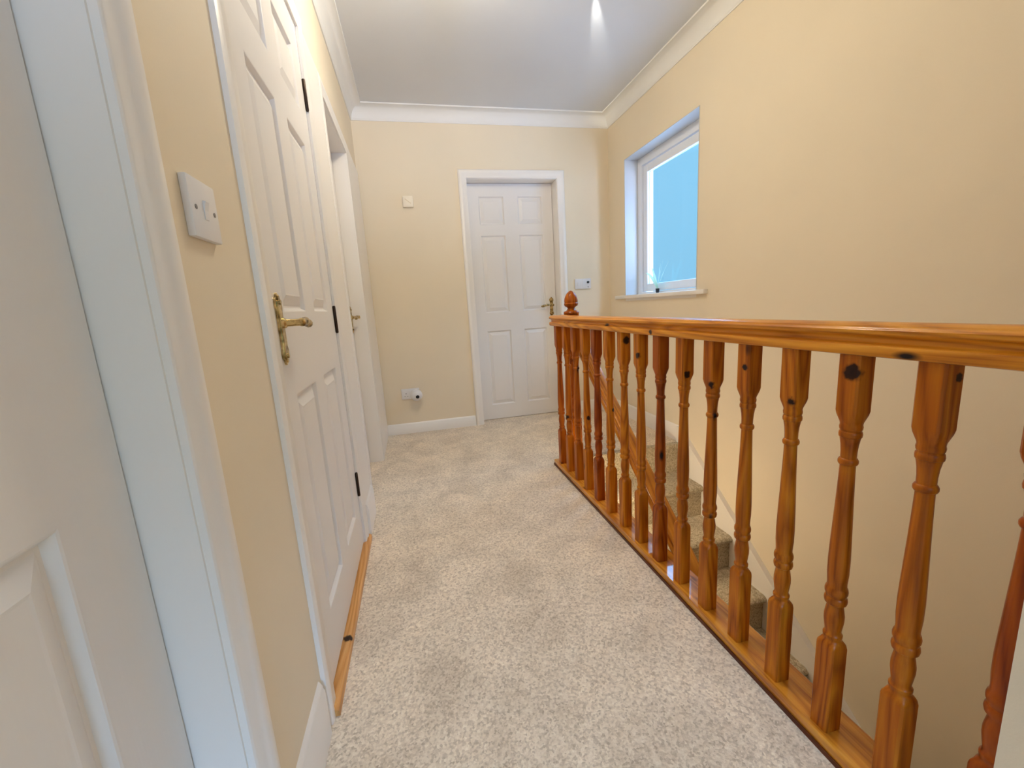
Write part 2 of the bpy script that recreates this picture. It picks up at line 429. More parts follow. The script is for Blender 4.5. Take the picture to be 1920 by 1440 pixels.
def door(name, origin, ux, nx, w, h, leaf_n, leaf_t, gap, cols, rows, depth, arch, label, stop=None):
    """origin: foot of the opening at u=0 on the wall face; ux: direction of u; nx: direction out of the wall"""
    ux, nx, uz = Vector(ux), Vector(nx), Vector((0, 0, 1))
    mt = Matrix(((ux.x, uz.x, nx.x, 0), (ux.y, uz.y, nx.y, 0), (ux.z, uz.z, nx.z, 0), (0, 0, 0, 1)))
    root = thing(name, origin, label, 'door', None, 'structure')
    def part(nm, bm, m, parent=root, smooth=False):
        bmesh.ops.transform(bm, matrix=mt, verts=bm.verts)
        return obj(nm, bm, m, parent, smooth)
    bm = panel_leaf(w - 2 * gap, h - 0.004 - gap, leaf_t, cols, rows)
    bmesh.ops.translate(bm, verts=bm.verts, vec=(gap, 0.004, leaf_n))
    leaf = part('door_leaf', bm, M['door'])
    bm = arch_sweep(bmesh.new(), w, h, arch)
    part('architrave', bm, M['white'], smooth=True)
    bm = bmesh.new()
    for (a, b_, c, d) in ((-LIN, 0, 0, h + LIN), (w, w + LIN, 0, h + LIN), (0, w, h, h + LIN)):
        box(bm, a, b_, c, d, -depth, 0.0005)
    nb = leaf_n - leaf_t
    for (a, b_, c, d) in ((0, 0.014, 0, h), (w - 0.014, w, 0, h), (0.014, w - 0.014, h - 0.014, h), (0.014, w - 0.014, 0, 0.045)):
        box(bm, a, b_, c, d, nb - 0.014, nb - 0.0004)
    if stop:
        s0, s1 = stop
        for (a, b_, c, d) in ((0, 0.012, 0, h), (w - 0.012, w, 0, h), (0.012, w - 0.012, h - 0.012, h)):
            box(bm, a, b_, c, d, s0, s1)
    part('door_lining', bm, M['white'])
    return root, part

def lever_handle(part, root, u, v, n, d, fancy=True, s=1.0):
    """long-plate lever handle at (u, v) on the leaf face n; the lever points along d (+1/-1) in u"""
    bm = bmesh.new()
    hw, z0, z1 = 0.020 * s, -0.098 * s, 0.070 * s
    out = [(-0.5, z0 + 0.012), (-0.85, z0 + 0.016), (-1.0, z0 + 0.030), (-0.72, z0 + 0.040), (-0.72, z1 - 0.040), (-1.0, z1 - 0.030), (-0.85, z1 - 0.014), (-0.5, z1 - 0.010)]
    o2 = [(x * hw, z) for x, z in out]
    outline = o2[:]
    outline += [(-0.25 * hw, z1 - 0.003), (0, z1), (0.25 * hw, z1 - 0.003)]
    outline += [(-x, z) for x, z in reversed(o2)]
    outline += [(0.25 * hw, z0 + 0.004), (0, z0), (-0.25 * hw, z0 + 0.004)]
    prism(bm, outline, lambda p, t: (u + p[0], v + p[1], n + t), 0.0, 0.005)
    ins = [(x * 0.72, (z - (z0 + z1) / 2) * 0.93 + (z0 + z1) / 2) for x, z in outline]
    prism(bm, ins, lambda p, t: (u + p[0], v + p[1], n + t), 0.005, 0.0085)
    for zz in (z0 + 0.022, z1 - 0.022):
        lathe(bm, [(0.0055, 0), (0.0055, 0.003), (0, 0.004)], 10, Matrix.Translation((u, v + zz, n + 0.0082)))
    plate = part('door_handle', bm, M['brass'], smooth=True)
    bm = bmesh.new()
    lathe(bm, [(0.012 * s, 0), (0.012 * s, 0.006), (0.0085 * s, 0.010), (0.0085 * s, 0.036), (0.010 * s, 0.040), (0.010 * s, 0.046), (0.006 * s, 0.050), (0, 0.051)], 14, Matrix.Translation((u, v, n + 0.0075)))
    P, R = [], []
    for i in range(17):
        t = i / 16
        P.append((u + d * (0.002 + 0.106 * t) * s, v + 0.004 * math.sin(t * PI * 1.6) * s - 0.002 * t, n + 0.048 - 0.006 * t))
        R.append((0.0062 + 0.0030 * abs(math.sin(t * PI * 3.2)) * (t > 0.3) + 0.0022 * t) * s if i < 16 else 0.004 * s)
    tube(bm, P, R, 10)
    part('lever', bm, M['brass'], plate, True)

def hinge(part, u, v, n, ln=0.10):
    bm = bmesh.new()
    lathe(bm, [(0, -ln / 2 - 0.004), (0.004, -ln / 2 - 0.003), (0.0058, -ln / 2), (0.0058, ln / 2), (0.004, ln / 2 + 0.003), (0, ln / 2 + 0.004)], 12,
          Matrix.Translation((u, v, n)) @ Matrix.Rotation(-PI / 2, 4, 'X'))
    box(bm, u - 0.007, u + 0.007, v - ln / 2, v + ln / 2, n - 0.010, n - 0.004)
    part('hinge', bm, M['bronze'], smooth=True)

# left wall doors: looking at the wall from the hall u runs along +y, n along +x
def lrows(lo): return [(0.185, 0.80), (1.005, 1.585), (1.690, 1.890)]
def cols_for(w): 
    st, mu = 0.105, 0.112; p = (w - 2 * st - mu) / 2
    return [(st, st + p), (w - st - p, w - st)]
w1 = D1[1] - D1[0]
r1, p1 = door('door_1', (XL, D1[0], 0), (0, 1, 0), (1, 0, 0), w1, D1[2], -0.063, 0.035, 0.003, cols_for(w1 - 0.006), lrows(0), 0.10,
              ARCH, 'white panelled door nearest the viewpoint, at the left edge of the photo')
w2 = D2[1] - D2[0]
r2, p2 = door('door_2', (XL, D2[0], 0), (0, 1, 0), (1, 0, 0), w2, D2[2], -0.001, 0.035, 0.003, cols_for(w2 - 0.006), [(0.16, 0.78), (0.985, 1.555), (1.665, 1.865)], 0.10,
              ARCH_THIN, 'white panelled door with dark hinges, next to the light switch')
# this leaf stands clear of the strip below it
for ch in r2.children:
    if ch.name.startswith('door_leaf'): ch.location.z = 0.026
r2['label'] = 'white panelled door with brass lever and dark hinges, beside the light switch'
lever_handle(p2, r2, 0.052, 0.988, -0.001, 1)
for z in (0.29, 0.985, 1.787): hinge(p2, w2 - 0.001, z, 0.004)
w3 = D3[1] - D3[0]
r3, p3 = door('door_3', (XL, D3[0], 0), (0, 1, 0), (1, 0, 0), w3, D3[2], -0.080, 0.030, 0.003, cols_for(w3 - 0.006), lrows(0), 0.11,
              ARCH_THIN, 'white recessed door on the left wall nearest the far corner')
lever_handle(p3, r3, w3 - 0.058, 0.985, -0.080, -1)
# far door: u along +x, n along -y
wf = DF[1] - DF[0]
rf, pf = door('door_4', (DF[0], YF, 0), (1, 0, 0), (0, -1, 0), wf, DF[2], -0.130 + 0.012, 0.03, 0.003,
              [(0.098, 0.314), (0.430, 0.646)], [(0.128, 0.79), (0.945, 1.585), (1.668, 1.895)], 0.15, ARCH,
              'white six-panel door in the end wall')
lever_handle(pf, rf, wf - 0.045, 0.985, -0.118, -1)

# pine strip under the second door
bm = bmesh.new()
prism(bm, [(-0.062, 0.0), (-0.062, 0.020), (0.016, 0.020), (0.023, 0.014), (0.025, 0.0)], lambda p, t: (p[0], t, p[1]), -0.44, 0.44)
# rounded near end
o = obj('trim_2', bm, M['pine_strip'], None); o.location = (XL, 1.428, 0)
tag(o, 'knotty pine threshold strip at the foot of the hinged door', 'threshold', None, 'structure')
o['knot'] = (0.010, -0.195, 0.020); o['knot_size'] = 0.016

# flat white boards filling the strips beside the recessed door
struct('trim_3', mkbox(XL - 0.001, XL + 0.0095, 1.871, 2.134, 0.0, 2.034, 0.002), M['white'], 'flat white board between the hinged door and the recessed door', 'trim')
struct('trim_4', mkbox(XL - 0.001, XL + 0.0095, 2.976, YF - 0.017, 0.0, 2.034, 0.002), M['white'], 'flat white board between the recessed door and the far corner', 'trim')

# ------------------------------------------------------------------ window in the right wall
win = thing('window_1', (XR, WY0, WZ0), 'white framed window in the right wall above the stairs', 'window', None, 'structure')
def wpart(nm, bm, m, parent=win, smooth=False):
    bmesh.ops.translate(bm, verts=bm.verts, vec=(-XR, -WY0, -WZ0))
    return obj(nm, bm, m, parent, smooth)
def frame(bm, x0, x1, y0, y1, z0, z1, wd, bev=0.004):
    box(bm, x0, x1, y0, y0 + wd, z0, z1, bev); box(bm, x0, x1, y1 - wd, y1, z0, z1, bev)
    box(bm, x0, x1, y0 + wd - 0.002, y1 - wd + 0.002, z0, z0 + wd, bev); box(bm, x0, x1, y0 + wd - 0.002, y1 - wd + 0.002, z1 - wd, z1, bev)
    return bm
XW = XR + 0.112; FZ0 = WZ0 - 0.045
wpart('window_frame', frame(bmesh.new(), XW, XW + 0.07, WY0, WY1, FZ0, WZ1, 0.062), M['upvc'])
sash = wpart('window_sash', frame(bmesh.new(), XW + 0.012, XW + 0.044, WY0 + 0.066, WY1 - 0.066, FZ0 + 0.066, WZ1 - 0.066, 0.058, 0.007), M['upvc'])
bm = mkbox(XW + 0.034, XW + 0.040, WY0 + 0.115, WY1 - 0.115, FZ0 + 0.115, WZ1 - 0.115)
bmesh.ops.translate(bm, verts=bm.verts, vec=(-XR, -WY0, -WZ0)); obj('window_pane', bm, M['glass'], win)
bm = frame(bmesh.new(), XW + 0.030, XW + 0.033, WY0 + 0.114, WY1 - 0.114, FZ0 + 0.114, WZ1 - 0.114, 0.011, 0.001)
wpart('window_gasket', bm, plain('window gasket', (0.16, 0.19, 0.22), 0.6))
# plastered reveal in white
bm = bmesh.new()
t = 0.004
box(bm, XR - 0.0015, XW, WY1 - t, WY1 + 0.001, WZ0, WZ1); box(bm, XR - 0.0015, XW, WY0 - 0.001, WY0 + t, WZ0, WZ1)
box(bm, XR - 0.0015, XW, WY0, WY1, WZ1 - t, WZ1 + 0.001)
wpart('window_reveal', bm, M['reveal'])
bm = bmesh.new()
box(bm, XR, XW - 0.0005, WY0, WY1, WZ0 - 0.045, WZ0)
box(bm, XR - 0.032, XR + 0.001, 2.235, 3.375, WZ0 - 0.027, WZ0, 0.006)
wpart('window_sill', bm, M['white'], smooth=True)

# added window, assumed behind the viewpoint and unseen, brings daylight to the hall
added_win = thing('added_window', (W2[0], YB, W2[2]), 'added white framed window, unseen, in the wall behind the viewpoint for daylight', 'window', None, 'structure')
bm = bmesh.new()
for (a, b_, c, d) in ((W2[0], W2[0] + .06, W2[2], W2[3]), (W2[1] - .06, W2[1], W2[2], W2[3]), (W2[0] + .06, W2[1] - .06, W2[2], W2[2] + .06), (W2[0] + .06, W2[1] - .06, W2[3] - .06, W2[3])):
    box(bm, a, b_, YB - .18, YB - .12, c, d)
bmesh.ops.translate(bm, verts=bm.verts, vec=(-W2[0], -YB, -W2[2])); obj('window_frame', bm, M['upvc'], added_win)
bm = mkbox(W2[0] + .055, W2[1] - .055, YB - .153, YB - .147, W2[2] + .055, W2[3] - .055)
bmesh.ops.translate(bm, verts=bm.verts, vec=(-W2[0], -YB, -W2[2])); obj('window_pane', bm, M['glass'], added_win)

# ------------------------------------------------------------------ staircase
st = thing('staircase', (1.29, YN, 0), 'beige carpeted stairs going down behind the balusters', 'staircase')
RISE, GO = 0.205, 0.262
SX0, SX1 = XE + 0.002, XR - 0.028
step_bm = bmesh.new()
prof = [(0.31, -0.16), (0.31, -0.001), (0.02, -0.001), (0.006, -0.003), (-0.006, -0.010), (-0.010, -0.020), (-0.006, -0.032), (0.006, -0.040), (0.014, -0.050), (0.014, -RISE - 0.008), (0.05, -RISE - 0.008)]
prism(step_bm, prof, lambda p, t: (t, p[0], p[1]), SX0 - 1.29, SX1 - 1.29)
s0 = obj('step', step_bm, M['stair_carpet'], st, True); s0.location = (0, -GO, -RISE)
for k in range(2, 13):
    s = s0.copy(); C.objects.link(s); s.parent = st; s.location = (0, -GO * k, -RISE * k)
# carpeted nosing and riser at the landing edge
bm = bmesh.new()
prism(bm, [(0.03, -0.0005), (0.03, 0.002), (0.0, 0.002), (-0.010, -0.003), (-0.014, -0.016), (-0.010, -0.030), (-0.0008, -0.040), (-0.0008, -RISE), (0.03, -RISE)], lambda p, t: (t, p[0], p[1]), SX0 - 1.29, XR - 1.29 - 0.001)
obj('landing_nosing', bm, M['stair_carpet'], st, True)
# wall string: sloping white board with a flat top edge
sl = RISE / GO
def string(x0, x1, ztop):
    bm = bmesh.new()
    y0, y1 = YN - 0.03, YN - GO * 12.6
    zt = lambda y: ztop + (y - YN) * sl
    pts = [(YN + 0.03, -0.20), (YN + 0.03, 0.112), (YN - 0.0, 0.112), (y1, zt(y1)), (y1, zt(y1) - 0.34), (YN - 0.05, -0.30)]
    prism(bm, pts, lambda p, t: (t - 1.29, p[0] - YN, p[1]), x0, x1)
    return bm
obj('string_board', string(XR - 0.030, XR - 0.001, 0.112), M['white'], st)['label'] = 'white sloping string board against the wall'
# ------------------------------------------------------------------ balustrade
bal = thing('balustrade', (XB, 1.4, 0), 'varnished knotty pine landing balustrade along the stairwell edge', 'balustrade')
ends = (0.349, 2.405)
hr = [(-0.0195, 0.868), (-0.0265, 0.870), (-0.0285, 0.874), (-0.0285, 0.885), (-0.0270, 0.8885), (-0.0190, 0.8905), (-0.0160, 0.8935), (-0.0155, 0.8985), (-0.0170, 0.9030), (-0.0215, 0.9065), (-0.0270, 0.9085), (-0.0296, 0.9120), (-0.0296, 0.9165), (-0.0275, 0.9190), (-0.0262, 0.9200), (-0.0250, 0.9235), (-0.0160, 0.9275), (0, 0.9290)]
hr = hr + [(-x, z) for x, z in reversed(hr[:-1])]
bm = bmesh.new(); prism(bm, hr, lambda p, t: (p[0], t - 1.4, p[1]), *ends)
o = obj('handrail', bm, M['pine_y'], bal, True)
o['knot'] = (-0.030, 1.30 - 1.4, 0.880); o['knot_size'] = 0.012
br = [(-0.034, 0.0), (-0.034, 0.030), (-0.031, 0.034), (0.062, 0.034), (0.067, 0.030), (0.067, -0.02), (0.0635, -0.02), (0.0635, 0.0)]
bm = bmesh.new(); prism(bm, br, lambda p, t: (p[0], t - 1.4, p[1]), *ends)
obj('base_rail', bm, M['pine_base'], bal)
o = obj('edge_strip', mkbox(-0.0385, -0.0342, ends[0] - 1.4, ends[1] - 1.4, 0.0, 0.012, 0.001), M['pine_shade'], bal)  # shade at the base rail's foot, drawn as a dark strip
o['label'] = 'dark strip along the carpet, shade of the rail foot put into its colour'

def baluster_mesh():
    bm = bmesh.new(); hw = 0.0205
    N_ = 32
    def square_pt(a, h, rc):
        # point on a square of half width h with slightly eased corners
        c, s = math.cos(a), math.sin(a); m = max(abs(c), abs(s)); r = h / m
        return min(r, h * 1.36)
    rows = []
    def ring(z, r, sq):   # sq 1 = square of half width r, 0 = circle of radius r
        row = []
        for i in range(N_):
            a = 2 * PI * (i + 0.5) / N_
            R = square_pt(a, r, 0) * sq + r * (1 - sq)
            row.append(bm.verts.new((R * math.cos(a), R * math.sin(a), z)))
        rows.append(row)
    z0 = 0.0335
    ring(z0, hw, 1); ring(0.236, hw, 1)
    ring(0.243, 0.0200, 0.86); ring(0.249, 0.0188, 0.35); ring(0.252, 0.0172, 0)
    for z, r in ((0.254, 0.0160), (0.258, 0.0158), (0.261, 0.0174), (0.266, 0.0174), (0.269, 0.0150), (0.275, 0.0146), (0.285, 0.0160), (0.300, 0.0178), (0.312, 0.0178), (0.325, 0.0160), (0.334, 0.0146), (0.338, 0.0152),
                 (0.341, 0.0192), (0.347, 0.0205), (0.353, 0.0198), (0.356, 0.0178), (0.360, 0.0182), (0.364, 0.0200), (0.370, 0.0204), (0.376, 0.0192), (0.380, 0.0172), (0.388, 0.0172), (0.410, 0.0186), (0.440, 0.0188), (0.480, 0.0178),
                 (0.520, 0.0165), (0.560, 0.0152), (0.600, 0.0140), (0.630, 0.0133), (0.6475, 0.0130), (0.6485, 0.0150), (0.652, 0.0168), (0.657, 0.0168), (0.661, 0.0148), (0.662, 0.0132), (0.675, 0.0134), (0.690, 0.0146), (0.701, 0.0164),
                 (0.705, 0.0172), (0.706, 0.0186), (0.711, 0.0192), (0.716, 0.0184), (0.717, 0.0174), (0.720, 0.0174), (0.721, 0.0184), (0.726, 0.0190), (0.731, 0.0180)):
        ring(z, r, 0)
    ring(0.735, 0.0180, 0.15); ring(0.742, 0.0188, 0.5); ring(0.750, 0.0198, 0.85); ring(0.758, hw, 1); ring(0.8690, hw, 1)
    for A, B in zip(rows, rows[1:]):
        for i in range(N_): bm.faces.new((A[i], A[(i + 1) % N_], B[(i + 1) % N_], B[i]))
    bm.faces.new(rows[0]); bm.faces.new(list(reversed(rows[-1])))
    return bm
b0 = obj('baluster', baluster_mesh(), M['pine_z'], bal, True)
# per piece: redness, knot place (x, y, z on the piece) and size
info = {0: (0.85, None), 1: (0.5, (-.02, -.01, .36, .016)), 2: (0.6, None), 3: (0.25, (0, -.02, .42, .014)), 4: (1.0, None), 5: (0.05, (.01, -.018, .52, .012)),
        6: (0.1, (0, -.0205, .835, .019)), 7: (0.25, (-.02, -.012, .79, .014)), 8: (0.9, None), 9: (0.35, (-.005, -.0205, .755, .013)), 10: (0.4, (-.0205, -.014, .745, .013)),
        11: (0.35, (-.0205, -.006, .812, .012)), 12: (0.2, (-.0205, -.012, .752, .013)), 13: (0.55, (-.0205, -.008, .835, .020)), 14: (0.5, (0.008, -.0205, .845, .008)), 15: (1.0, None)}
extra = {11: (.0, -.012, .40, .012), 12: (0, -.015, .345, .016), 10: (.012, -.012, .52, .014), 13: (-.012, -.008, .47, .010)}
for i in range(16):
    o = b0 if i == 0 else b0.copy()
    if i: C.objects.link(o); o.parent = bal
    o.location = (0, BY0 - i * BS - 1.4, 0)
    tn, k = info[i]
    o['tone'] = float(tn)
    if k: o['knot'] = (k[0], k[1], k[2]); o['knot_size'] = k[3]

# newel post with acorn finial beside the far end of the rail
NX, NY = 0.9085, 2.372
def sq_block(bm, cx, cy, h, z0, z1, bev=0.004): return box(bm, cx - h, cx + h, cy - h, cy + h, z0, z1, bev)
bm = bmesh.new(); cx, cy = NX - XB, NY - 1.4
sq_block(bm, cx, cy, 0.033, -0.2055, 0.30, 0.003); sq_block(bm, cx, cy, 0.034, 0.70, 0.935)
tm = Matrix.Translation((cx, cy, 0))
lathe(bm, [(0.030, 0.29), (0.031, 0.31), (0.026, 0.318), (0.024, 0.325), (0.030, 0.34), (0.033, 0.37), (0.030, 0.40), (0.024, 0.42), (0.031, 0.43), (0.031, 0.445), (0.028, 0.45), (0.031, 0.50), (0.026, 0.58), (0.023, 0.63), (0.029, 0.64), (0.029, 0.65), (0.024, 0.655), (0.031, 0.675), (0.031, 0.69), (0.028, 0.71)], 24, tm)
nw = obj('newel_post', bm, M['pine_z'], bal, True); nw['tone'] = 0.7
bm = bmesh.new()
lathe(bm, [(0.0, 0.930), (0.044, 0.930), (0.046, 0.938), (0.042, 0.945), (0.030, 0.949), (0.024, 0.956), (0.021, 0.964), (0.026, 0.970), (0.037, 0.976), (0.0405, 0.984), (0.0415, 0.990), (0.0385, 0.994), (0.0395, 1.004), (0.0375, 1.020), (0.032, 1.036), (0.023, 1.050), (0.012, 1.059), (0.006, 1.063), (0.0, 1.065)], 28, tm)
fn = obj('finial', bm, M['pine_z'], nw, True); fn['tone'] = 0.75
fn['label'] = 'turned acorn finial'
# return of the rail to the newel
bm = bmesh.new(); prism(bm, hr, lambda p, t: (t, p[0] + cy, p[1]), 0.0295, cx - 0.033)
obj('return_rail', bm, M['pine_y'], bal, True)

# sloping rail of the stairs, from the newel downwards
sa = math.atan(0.765)
sr = thing('stair_handrail', (NX, NY - 0.0815, 0.848), 'pine handrail sloping down beside the stairs behind the balusters', 'handrail')
LEN = 3.6
bm = bmesh.new(); prism(bm, [(x * 1.05, (z - 0.929) * 1.05) for x, z in hr], lambda p, t: (p[0], -t, p[1]), 0.0, LEN)
o = obj('rail', bm, M['pine_y'], sr, True); o.rotation_euler = (sa, 0, 0)
o['tone'] = 0.1
# short brackets hold the rail on the wall under the landing
for q in (0.62, 1.9, 3.2):
    y, z = -q * math.cos(sa), -q * math.sin(sa)
    bm = tube(bmesh.new(), [(0, y, z - 0.055), (0, y, z - 0.09), (-0.02, y, z - 0.105), (XE - NX + 0.001 - 0.0, y, z - 0.105)], 0.007, 8)
    if NY - 0.034 + y < YN and 0.835 + z - 0.105 < -0.02: obj('bracket', bm, M['brass'], sr, True)

# ------------------------------------------------------------------ fittings on the walls
# light switch between the two left doors
ls = thing('light_switch', (XL, 0.768, 1.166), 'white single light switch between the two nearest doors', 'light switch')
obj('plate', mkbox(0, 0.011, -0.0445, 0.0445, -0.0435, 0.0435, 0.003), M['plastic'], ls, True)
bm = bmesh.new(); prism(bm, [(0.011, -0.014), (0.011, 0.014), (0.0155, 0.013), (0.0125, 0.0), (0.0118, -0.013)], lambda p, t: (p[0], t, p[1]), -0.006, 0.006)
obj('rocker', bm, M['plastic'], ls)
for y in (-0.030, 0.030):
    obj('screw', lathe(bmesh.new(), [(0.0036, 0), (0.0036, 0.0008), (0.0, 0.0012)], 10, Matrix.Translation((0.011, y, 0)) @ Matrix.Rotation(PI / 2, 4, 'Y')), M['screw'], ls)

# sensor box on the end wall
sn = thing('wall_sensor', (0.047, YF, 1.830), 'small square ivory sensor box high on the end wall', 'sensor')
obj('case', mkbox(-0.040, 0.040, -0.026, 0, -0.041, 0.041, 0.006), M['ivory'], sn, True)
bm = bmesh.new(); box(bm, -0.030, 0.030, -0.029, -0.0255, -0.030, 0.030, 0.0015)
bmesh.ops.rotate(bm, verts=bm.verts, cent=(0, -0.027, 0), matrix=Matrix.Rotation(0.0, 3, 'Y'))
obj('cover', bm, M['ivory'], sn, True)
bm = bmesh.new(); box(bm, -0.027, 0.027, -0.0305, -0.0285, -0.003, 0.003); bmesh.ops.rotate(bm, verts=bm.verts, cent=(0, -0.0295, 0), matrix=Matrix.Rotation(math.radians(38), 3, 'Y'))
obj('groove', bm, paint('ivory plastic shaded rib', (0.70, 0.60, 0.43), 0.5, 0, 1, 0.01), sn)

# double socket on the end wall with a round plug-in device
sk = thing('wall_socket', (-0.083, YF, 0.335), 'white double wall socket low on the end wall', 'socket')
obj('plate', mkbox(-0.073, 0.073, -0.010, 0, -0.043, 0.043, 0.003), M['plastic'], sk, True)
for cx_ in (-0.036, 0.036):
    for dx, dz, a, b_ in ((0, 0.004, 0.0022, 0.004), (-0.011, -0.018, 0.0032, 0.002), (0.011, -0.018, 0.0032, 0.002)):
        obj('socket_hole', mkbox(cx_ + dx - a, cx_ + dx + a, -0.0106, -0.0095, dz - b_, dz + b_), M['dark'], sk)
    obj('rocker', mkbox(cx_ * 0.35 - 0.005, cx_ * 0.35 + 0.005, -0.0135, -0.0095, 0.014, 0.030, 0.001), M['plastic'], sk)
pg = thing('plug_in_freshener', (-0.047, YF - 0.0108, 0.333), 'white ball shaped plug-in device with a dark eye, in the right half of the socket', 'plug-in device')
obj('plug_body', mkbox(-0.022, 0.022, -0.026, 0, -0.024, 0.024, 0.005), M['plastic'], pg, True)
bm = bmesh.new(); bmesh.ops.create_uvsphere(bm, u_segments=28, v_segments=18, radius=0.047, matrix=Matrix.Translation((0.012, -0.058, -0.004)))
obj('ball', bm, M['plastic'], pg, True)
lathe_m = Matrix.Translation((0.012, -0.058, -0.004)) @ Matrix.Rotation(math.radians(8), 4, 'Z') @ Matrix.Rotation(math.radians(97), 4, 'X')
obj('eye', lathe(bmesh.new(), [(0.0145, 0.0435), (0.0140, 0.0478), (0.009, 0.0490), (0.0, 0.0492)], 20, lathe_m), M['dark'], pg, True)

# switched outlet plate right of the end-wall door
sp = thing('switch_plate', (1.462, YF, 1.150), 'white double switch plate between the end door and the window', 'switch')
obj('plate', mkbox(-0.074, 0.074, -0.011, 0, -0.043, 0.043, 0.003), M['plastic'], sp, True)
obj('rocker', mkbox(-0.048, -0.034, -0.0145, -0.0105, -0.014, 0.014, 0.001), M['plastic'], sp)
obj('centre_bar', mkbox(-0.006, 0.002, -0.0125, -0.0105, -0.040, 0.040, 0.001), M['plastic'], sp)
kb = lathe(bmesh.new(), [(0.0105, 0.0), (0.0105, 0.008), (0.008, 0.012), (0, 0.0125)], 16, Matrix.Translation((0.046, -0.0105, 0.012)) @ Matrix.Rotation(PI / 2, 4, 'X'))
obj('knob', kb, M['dark'], sp, True)
obj('indicator', mkbox(0.042, 0.050, -0.0122, -0.0105, -0.032, -0.024, 0.0005), M['screw'], sp)

# little plant on the window sill
pl = thing('potted_plant', (XR + 0.082, 2.905, WZ0), 'tiny dark pot with thin pale green leaves on the window sill', 'plant')
obj('pot', lathe(bmesh.new(), [(0.010, 0.0), (0.013, 0.012), (0.0145, 0.030), (0.0150, 0.034), (0.0125, 0.034), (0.0115, 0.030), (0, 0.030)], 18), M['dark'], pl, True)
def leaf(dy, dx, h, bend, wd):
    bm = bmesh.new(); L_, R_ = [], []
    n = 12
    for i in range(n + 1):
        t = i / n
        p = Vector((dx * t, dy * (t ** 1.15), 0.028 + h * t - bend * t ** 3))
        w_ = 1.35 * wd * math.sin(PI * min(1, 0.12 + 0.88 * t)) + 0.0012
        side = Vector((-dy, dx, 0)); side = side.normalized() if side.length > 1e-4 else Vector((0, 1, 0))
        side = (side * 0.55 + Vector((0, 0.83, 0.1))).normalized()
        L_.append((p - side * w_, p + Vector((0, 0, 0.0012)), p + side * w_))
    rows = [[bm.verts.new(c) for c in r] for r in L_]
    for A, B in zip(rows, rows[1:]):
        for k in range(2): bm.faces.new((A[k], A[k + 1], B[k + 1], B[k]))
    bmesh.ops.solidify(bm, geom=bm.faces[:], thickness=0.0008)
    return bm
for a in ((0.17, -0.01, 0.215, 0.085, 0.009), (0.11, 0.015, 0.19, 0.02, 0.006), (0.05, -0.012, 0.16, 0.0, 0.006), (-0.02, 0.012, 0.185, 0.0, 0.006), (-0.085, -0.01, 0.20, 0.0, 0.006), (-0.125, 0.01, 0.205, 0.015, 0.005), (-0.05, 0.02, 0.13, 0.01, 0.005)):
    obj('leaf', leaf(*a), M['leaf'], pl, True)

# assumed ceiling light, out of view, it lights the landing
LX, LY = 0.30, 1.74
cl = thing('assumed_ceiling_light', (LX, LY, ZT), 'assumed round white globe ceiling light above the landing carpet', 'ceiling light')
obj('base', lathe(bmesh.new(), [(0, 0.0), (0.075, 0.0), (0.078, -0.012), (0.070, -0.022), (0, -0.022)], 32), M['plastic'], cl, True)
obj('shade', lathe(bmesh.new(), [(0.030, -0.020)] + [(0.095 * math.sin(a), -0.115 + 0.095 * math.cos(a)) for a in [0.32 + (PI - 0.32) * k / 15 for k in range(15)]] + [(0, -0.2105)], 32), M['lamp'], cl, True)

# added lamp, out of sight below the landing edge, fills the stairwell wall
wl = thing('added_fill_light', (XE, 2.04, -0.13), 'small added fill lamp on the stairwell wall under the landing edge', 'fill light')
obj('base', mkbox(0, 0.010, -0.05, 0.05, -0.04, 0.04, 0.003), M['plastic'], wl, True)
bm = bmesh.new(); bmesh.ops.create_uvsphere(bm, u_segments=20, v_segments=14, radius=0.035, matrix=Matrix.Translation((0.042, 0, 0)))
obj('shade', bm, M['fill_lamp'], wl, True)
# small added spotlight, out of view, put in to streak the ceiling
cs = thing('added_streak_light', (0.955, 2.07, ZT), 'small added spotlight over the balustrade, streaks the ceiling', 'ceiling light')
obj('base', lathe(bmesh.new(), [(0, 0), (0.026, 0), (0.026, -0.010), (0, -0.010)], 24), M['plastic'], cs, True)
bm = lathe(bmesh.new(), [(0.0, -0.03), (0.014, -0.028), (0.017, 0.0), (0.017, 0.03), (0.014, 0.03), (0.013, 0.0), (0.0, -0.005)], 18,
           Matrix.Translation((0.0, 0.0, -0.030)) @ Matrix.Rotation(-math.atan2(0.45, 0.89), 4, 'Z') @ Matrix.Rotation(-PI / 2, 4, 'X'))
obj('spot_head', bm, M['plastic'], cs, True)
sl_ = bpy.data.lights.new('spot_beam', 'SPOT'); sl_.energy = 24; sl_.spot_size = math.radians(15); sl_.spot_blend = 0.9; sl_.shadow_soft_size = 0.006; sl_.color = (1.0, 0.97, 0.88)
so = bpy.data.objects.new('spot_beam', sl_); C.objects.link(so)
so.location = (0.975, 2.11, ZT - 0.030)
so.rotation_euler = (Vector((1.205, 2.56, ZT + 0.004)) - so.location).to_track_quat('-Z', 'Y').to_euler()

